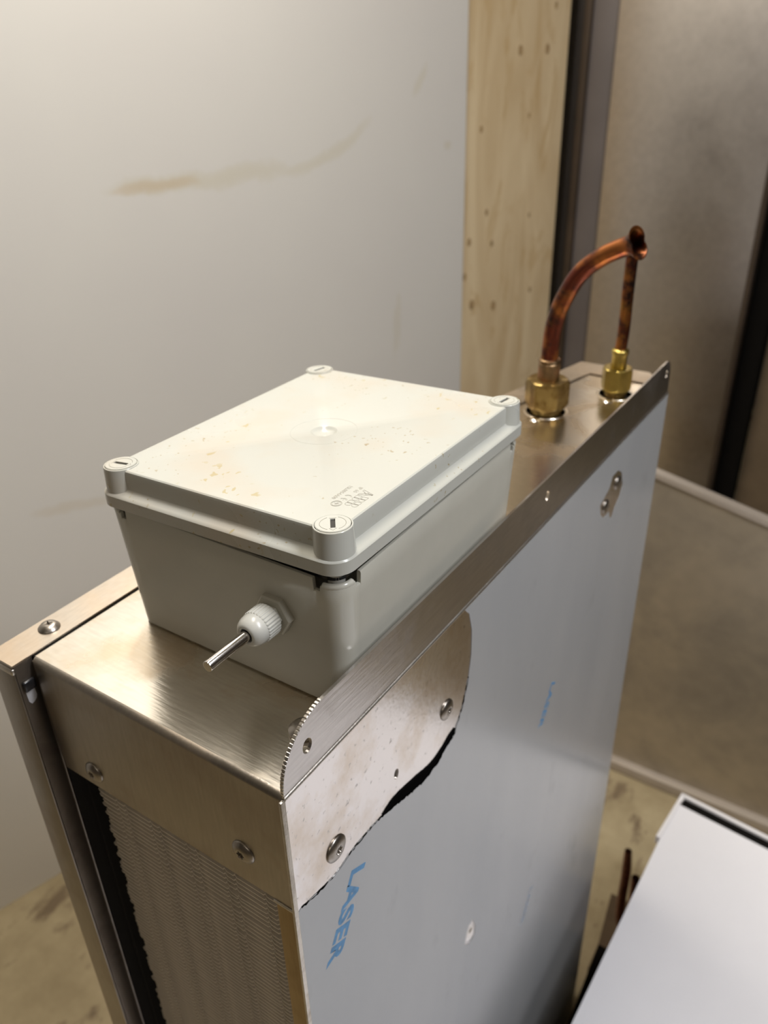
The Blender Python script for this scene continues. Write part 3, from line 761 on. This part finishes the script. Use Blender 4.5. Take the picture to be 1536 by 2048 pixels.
for (cu, cv) in ((0, 0), (-BW, 0), (0, BL), (-BW, BL)):
    add_lathe(bm, [(10.9, -16.0), (10.9, -15.0), (10.75, -14), (10.3, -1.0), (10.2, .35), (9.95, .65), (9.5, .65), (9.35, .4), (9.3, .05)], lp(cu, cv), nrm, 40, cap0=False, cap1=False)
lid = finish('lid', bm, M['lid'], jb, angle=32)
# fine moulded ring round the dimple
bm = B()
def ring_arc(bm, c, r, a0, a1, w, th=.22, n=30):
    pts = [lp(c[0] + r * math.cos(math.radians(a0 + (a1 - a0) * i / n)), c[1] + r * math.sin(math.radians(a0 + (a1 - a0) * i / n)), w) for i in range(n + 1)]
    add_tube(bm, pts, th, 6)
ring_arc(bm, CD, 21, 0, 359, 0.0, .12, 60); finish('moulded_ring', bm, M['lid'], jb)
# screw caps
def cap(cu, cv, sdir):
    a = math.atan2(sdir[1], sdir[0]); ca, sa = math.cos(a), math.sin(a)
    def to3(x, y, h): return lp(cu + ca * x - sa * y, cv + sa * x + ca * y, h - .3)
    bm = B(); L, Wd = 4.7, 1.25
    add_plate(bm, circ(0, 0, 8.7, n=48), [[(-L, -Wd), (L, -Wd), (L, Wd), (-L, Wd)]], 1.3, to3)
    add_plate(bm, circ(0, 0, 9.0, n=48), [circ(0, 0, 7.9, n=40)], 1.12, to3)
    o = finish('screw_cap', bm, M['lid'], jb, smooth=False)
    bm = B(); add_plate(bm, [(-L - .3, -Wd - .3), (L + .3, -Wd - .3), (L + .3, Wd + .3), (-L - .3, Wd + .3)], [], .3, lambda x, y, h: to3(x, y, h * .5 + .36)); finish('cap_slot', bm, M['slot'], o, smooth=False)  # near-black slot floor, its colour stands in for the shade of depth
    bm = B()
    for s0, s1 in ((25, 155), (205, 335)):
        pts = [to3(6.6 * math.cos(math.radians(q)), 6.6 * math.sin(math.radians(q)), 1.3) for q in range(s0, s1 + 1, 10)]; add_tube(bm, pts, .16, 6)
    pts = [to3(-L - .5, Wd + .6, 1.3), to3(-L - 2.4, 0, 1.3), to3(-L - .5, -Wd - .6, 1.3)]; add_tube(bm, pts, .14, 6)
    pts = [to3(L + .6, Wd + .6, 1.3), to3(L + .6, -Wd - .6, 1.3)]; add_tube(bm, pts, .14, 6)
    finish('cap_mark', bm, M['mark'], o)
cap(0, 0, (-8.5, 11.2)); cap(-BW, 0, (-13.5, -2.4)); cap(-BW, BL, (2.9, 12)); cap(0, BL, (1.9, 13.5))

# moulded lettering on the lid: reads towards -v with its top towards +u
def lt(u0, v0): return lambda x, y, h: lp(u0 + y, v0 - x, .03 + h)
def poly_line(bm, pts, to3, th=.10, closed=False):
    P = [to3(p[0], p[1], 0.02) for p in pts]
    if closed: P.append(P[0].copy())
    for a, b2 in zip(P, P[1:]): add_tube(bm, [a, b2], th, 5)
bm = B(); o3 = lt(-8.0, 39.2)
# outlined block capitals split by a cross
def letter(kind, x0, w, h):
    g = .35; mx_, my = x0 + w / 2, h * .52
    if kind == 'A':
        poly_line(bm, [(x0, 0), (x0 + w * .42, h), (mx_ - g / 2, h), (mx_ - g / 2, my + g), (x0 + w * .27, my + g)], o3)
        poly_line(bm, [(x0, 0), (x0 + 1.5, 0), (x0 + w * .34, h * .26), (mx_ - g / 2, h * .26), (mx_ - g / 2, my - g), (x0 + w * .2, my - g)], o3)
        poly_line(bm, [(x0 + w, 0), (x0 + w * .58, h), (mx_ + g / 2, h), (mx_ + g / 2, my + g), (x0 + w * .73, my + g)], o3)
        poly_line(bm, [(x0 + w, 0), (x0 + w - 1.5, 0), (x0 + w * .66, h * .26), (mx_ + g / 2, h * .26), (mx_ + g / 2, my - g), (x0 + w * .8, my - g)], o3)
    else:
        poly_line(bm, [(x0, h), (mx_ - g / 2, h), (mx_ - g / 2, my + g), (x0, my + g)], o3, closed=True)
        poly_line(bm, [(x0, 0), (mx_ - g / 2, 0), (mx_ - g / 2, my - g), (x0, my - g)], o3, closed=True)
        for s, y0, y1 in ((1, my + g, h), (1, 0, my - g)):
            arc = [(mx_ + g / 2, y0)] + [(x0 + w * .78 + (w * .22) * math.cos(math.radians(q)), (y0 + y1) / 2 + (y1 - y0) / 2 * math.sin(math.radians(q))) for q in range(-90, 91, 30)] + [(mx_ + g / 2, y1)]
            poly_line(bm, arc, o3, closed=True)
letter('A', 0, 6.2, 7.4); letter('B', 6.9, 5.6, 7.4); letter('B', 13.2, 5.6, 7.4)
finish('maker_logo', bm, M['mark'], lid)
bm = B(); text_mesh(bm, 'IP 65', 3.4, lt(-12.2, 41.2), .05); finish('protection_rating', bm, M['mark'], lid)
bm = B()
for cx_, mid in ((2.0, False), (6.2, True)):
    o3 = lt(-11.2, 31.0)
    for rr_ in (1.9, 2.5): poly_line(bm, [(cx_ + 1 - rr_ * math.cos(math.radians(q)), rr_ * math.sin(math.radians(q))) for q in range(-65, 66, 13)], o3, .08)
    if mid: poly_line(bm, [(cx_ - .6, 0), (cx_ + 1, 0)], o3, .08)
finish('conformity_mark', bm, M['mark'], lid)
bm = B(); o3 = lt(-12.0, 19.4)
for rr_ in (3.0, 2.5): poly_line(bm, [(rr_ * math.cos(math.radians(q)), rr_ * math.sin(math.radians(q))) for q in range(0, 360, 20)], o3, .1, True)
poly_line(bm, [(-1.5, 0), (1.5, 0)], o3, .1); poly_line(bm, [(0, -1.5), (0, 1.5)], o3, .1); poly_line(bm, [(-1.3, 1), (0, -.4), (1.3, 1.1)], o3, .1)
finish('round_mark', bm, M['mark'], lid)
bm = B(); text_mesh(bm, '1SL0854A00', 3.4, lt(-18.0, 40.3), .05, space=1.0); finish('type_number', bm, M['mark'], lid)

# cable gland with probe
GX, GZ = -49.2, 55.4; GY = 62.6
bm = B(); add_lathe(bm, [(12.6, 0), (12.6, 4.4), (11.6, 5.2), (7.6, 5.2), (7.6, 9)], (GX, GY, GZ), (0, -1, 0), 6, up=(0, 0, 1)); nut = finish('gland_nut', bm, M['body'], jb, angle=25)
def ribs(k, i): return 1.0 + (0.035 if (i // 2) % 2 else 0.0) if 1 <= k <= 4 else 1.0
bm = B(); add_lathe(bm, [(7.9, 7.6), (8.8, 7.8), (9.3, 8.6), (9.3, 17.0), (9.0, 17.6)], (GX, GY, GZ), (0, -1, 0), 120, ribs)
finish('gland_cap', bm, M['gland'], jb, angle=20)
bm = B(); add_lathe(bm, [(9.0, 17.2), (9.1, 18.8), (8.9, 21), (8.0, 23.4), (6.6, 25.2), (5.0, 26.0), (4.2, 25.7), (3.9, 24.0), (3.9, 20)], (GX, GY, GZ), (0, -1, 0), 48)
finish('gland_dome', bm, M['gland'], jb, angle=60)
bm = B(); add_lathe(bm, [(3.85, 20), (3.85, 25.2), (3.3, 25.6), (3.2, 21)], (GX, GY, GZ), (0, -1, 0), 32); finish('rubber_seal', bm, M['blackplastic'], jb)
bm = B(); add_lathe(bm, [(3.05, 10), (3.05, 53.4), (2.9, 54.0), (2.3, 54.1), (0, 53.7)], (GX, GY, GZ), (0, -1, 0), 36); finish('steel_probe', bm, M['shiny'], jb, label='shiny steel sensor rod')

# ------------------------------------------------------------------ blue print on the film
def printed(s, start, d, size, mat, nm='film_print', squeeze=1.0):
    d = Vector(d).normalized(); up = Vector((-d.y, d.x))      # reading direction in (y, z), letter tops
    def to3(x, y, h): q = Vector(start) + d * x * squeeze + up * y; return (0.30 + h, q.x, q.y)
    bm = B(); text_mesh(bm, s, size, to3, .04, space=1.06, bold=.8 * (size / 21) ** 2); return finish(nm, bm, M[mat], film)
printed('LASER', (50.5, -109.5), (-34, -62), 21.5, 'blue', squeeze=1.05)
printed('LASER', (365, -198), (-32, -47), 16, 'blue')
printed('LASER', (361, -493), (-28, -49), 16, 'blue_faint')

# plywood knots, flat dark discs set flush in the face
for (kt, kz, kr) in [(1459, 307, 7), (1549, 308, 7), (1370, -9, 5), (1315, -66, 6), (1391, -80, 5), (1303, -141, 6), (1540, -214, 5), (1329, -210, 8), (1405, -227, 8), (1344, 163, 5), (1570, 389, 5), (1520, -34, 4), (1500, 180, 4)]:
    bm = B(); add_plate(bm, circ(kt, kz, kr, kr * 1.5, 14), [], .4, lambda a, b2, h: wallpt(a, 3 - h, b2)); finish('knot', bm, M['knot'], ply, smooth=False)
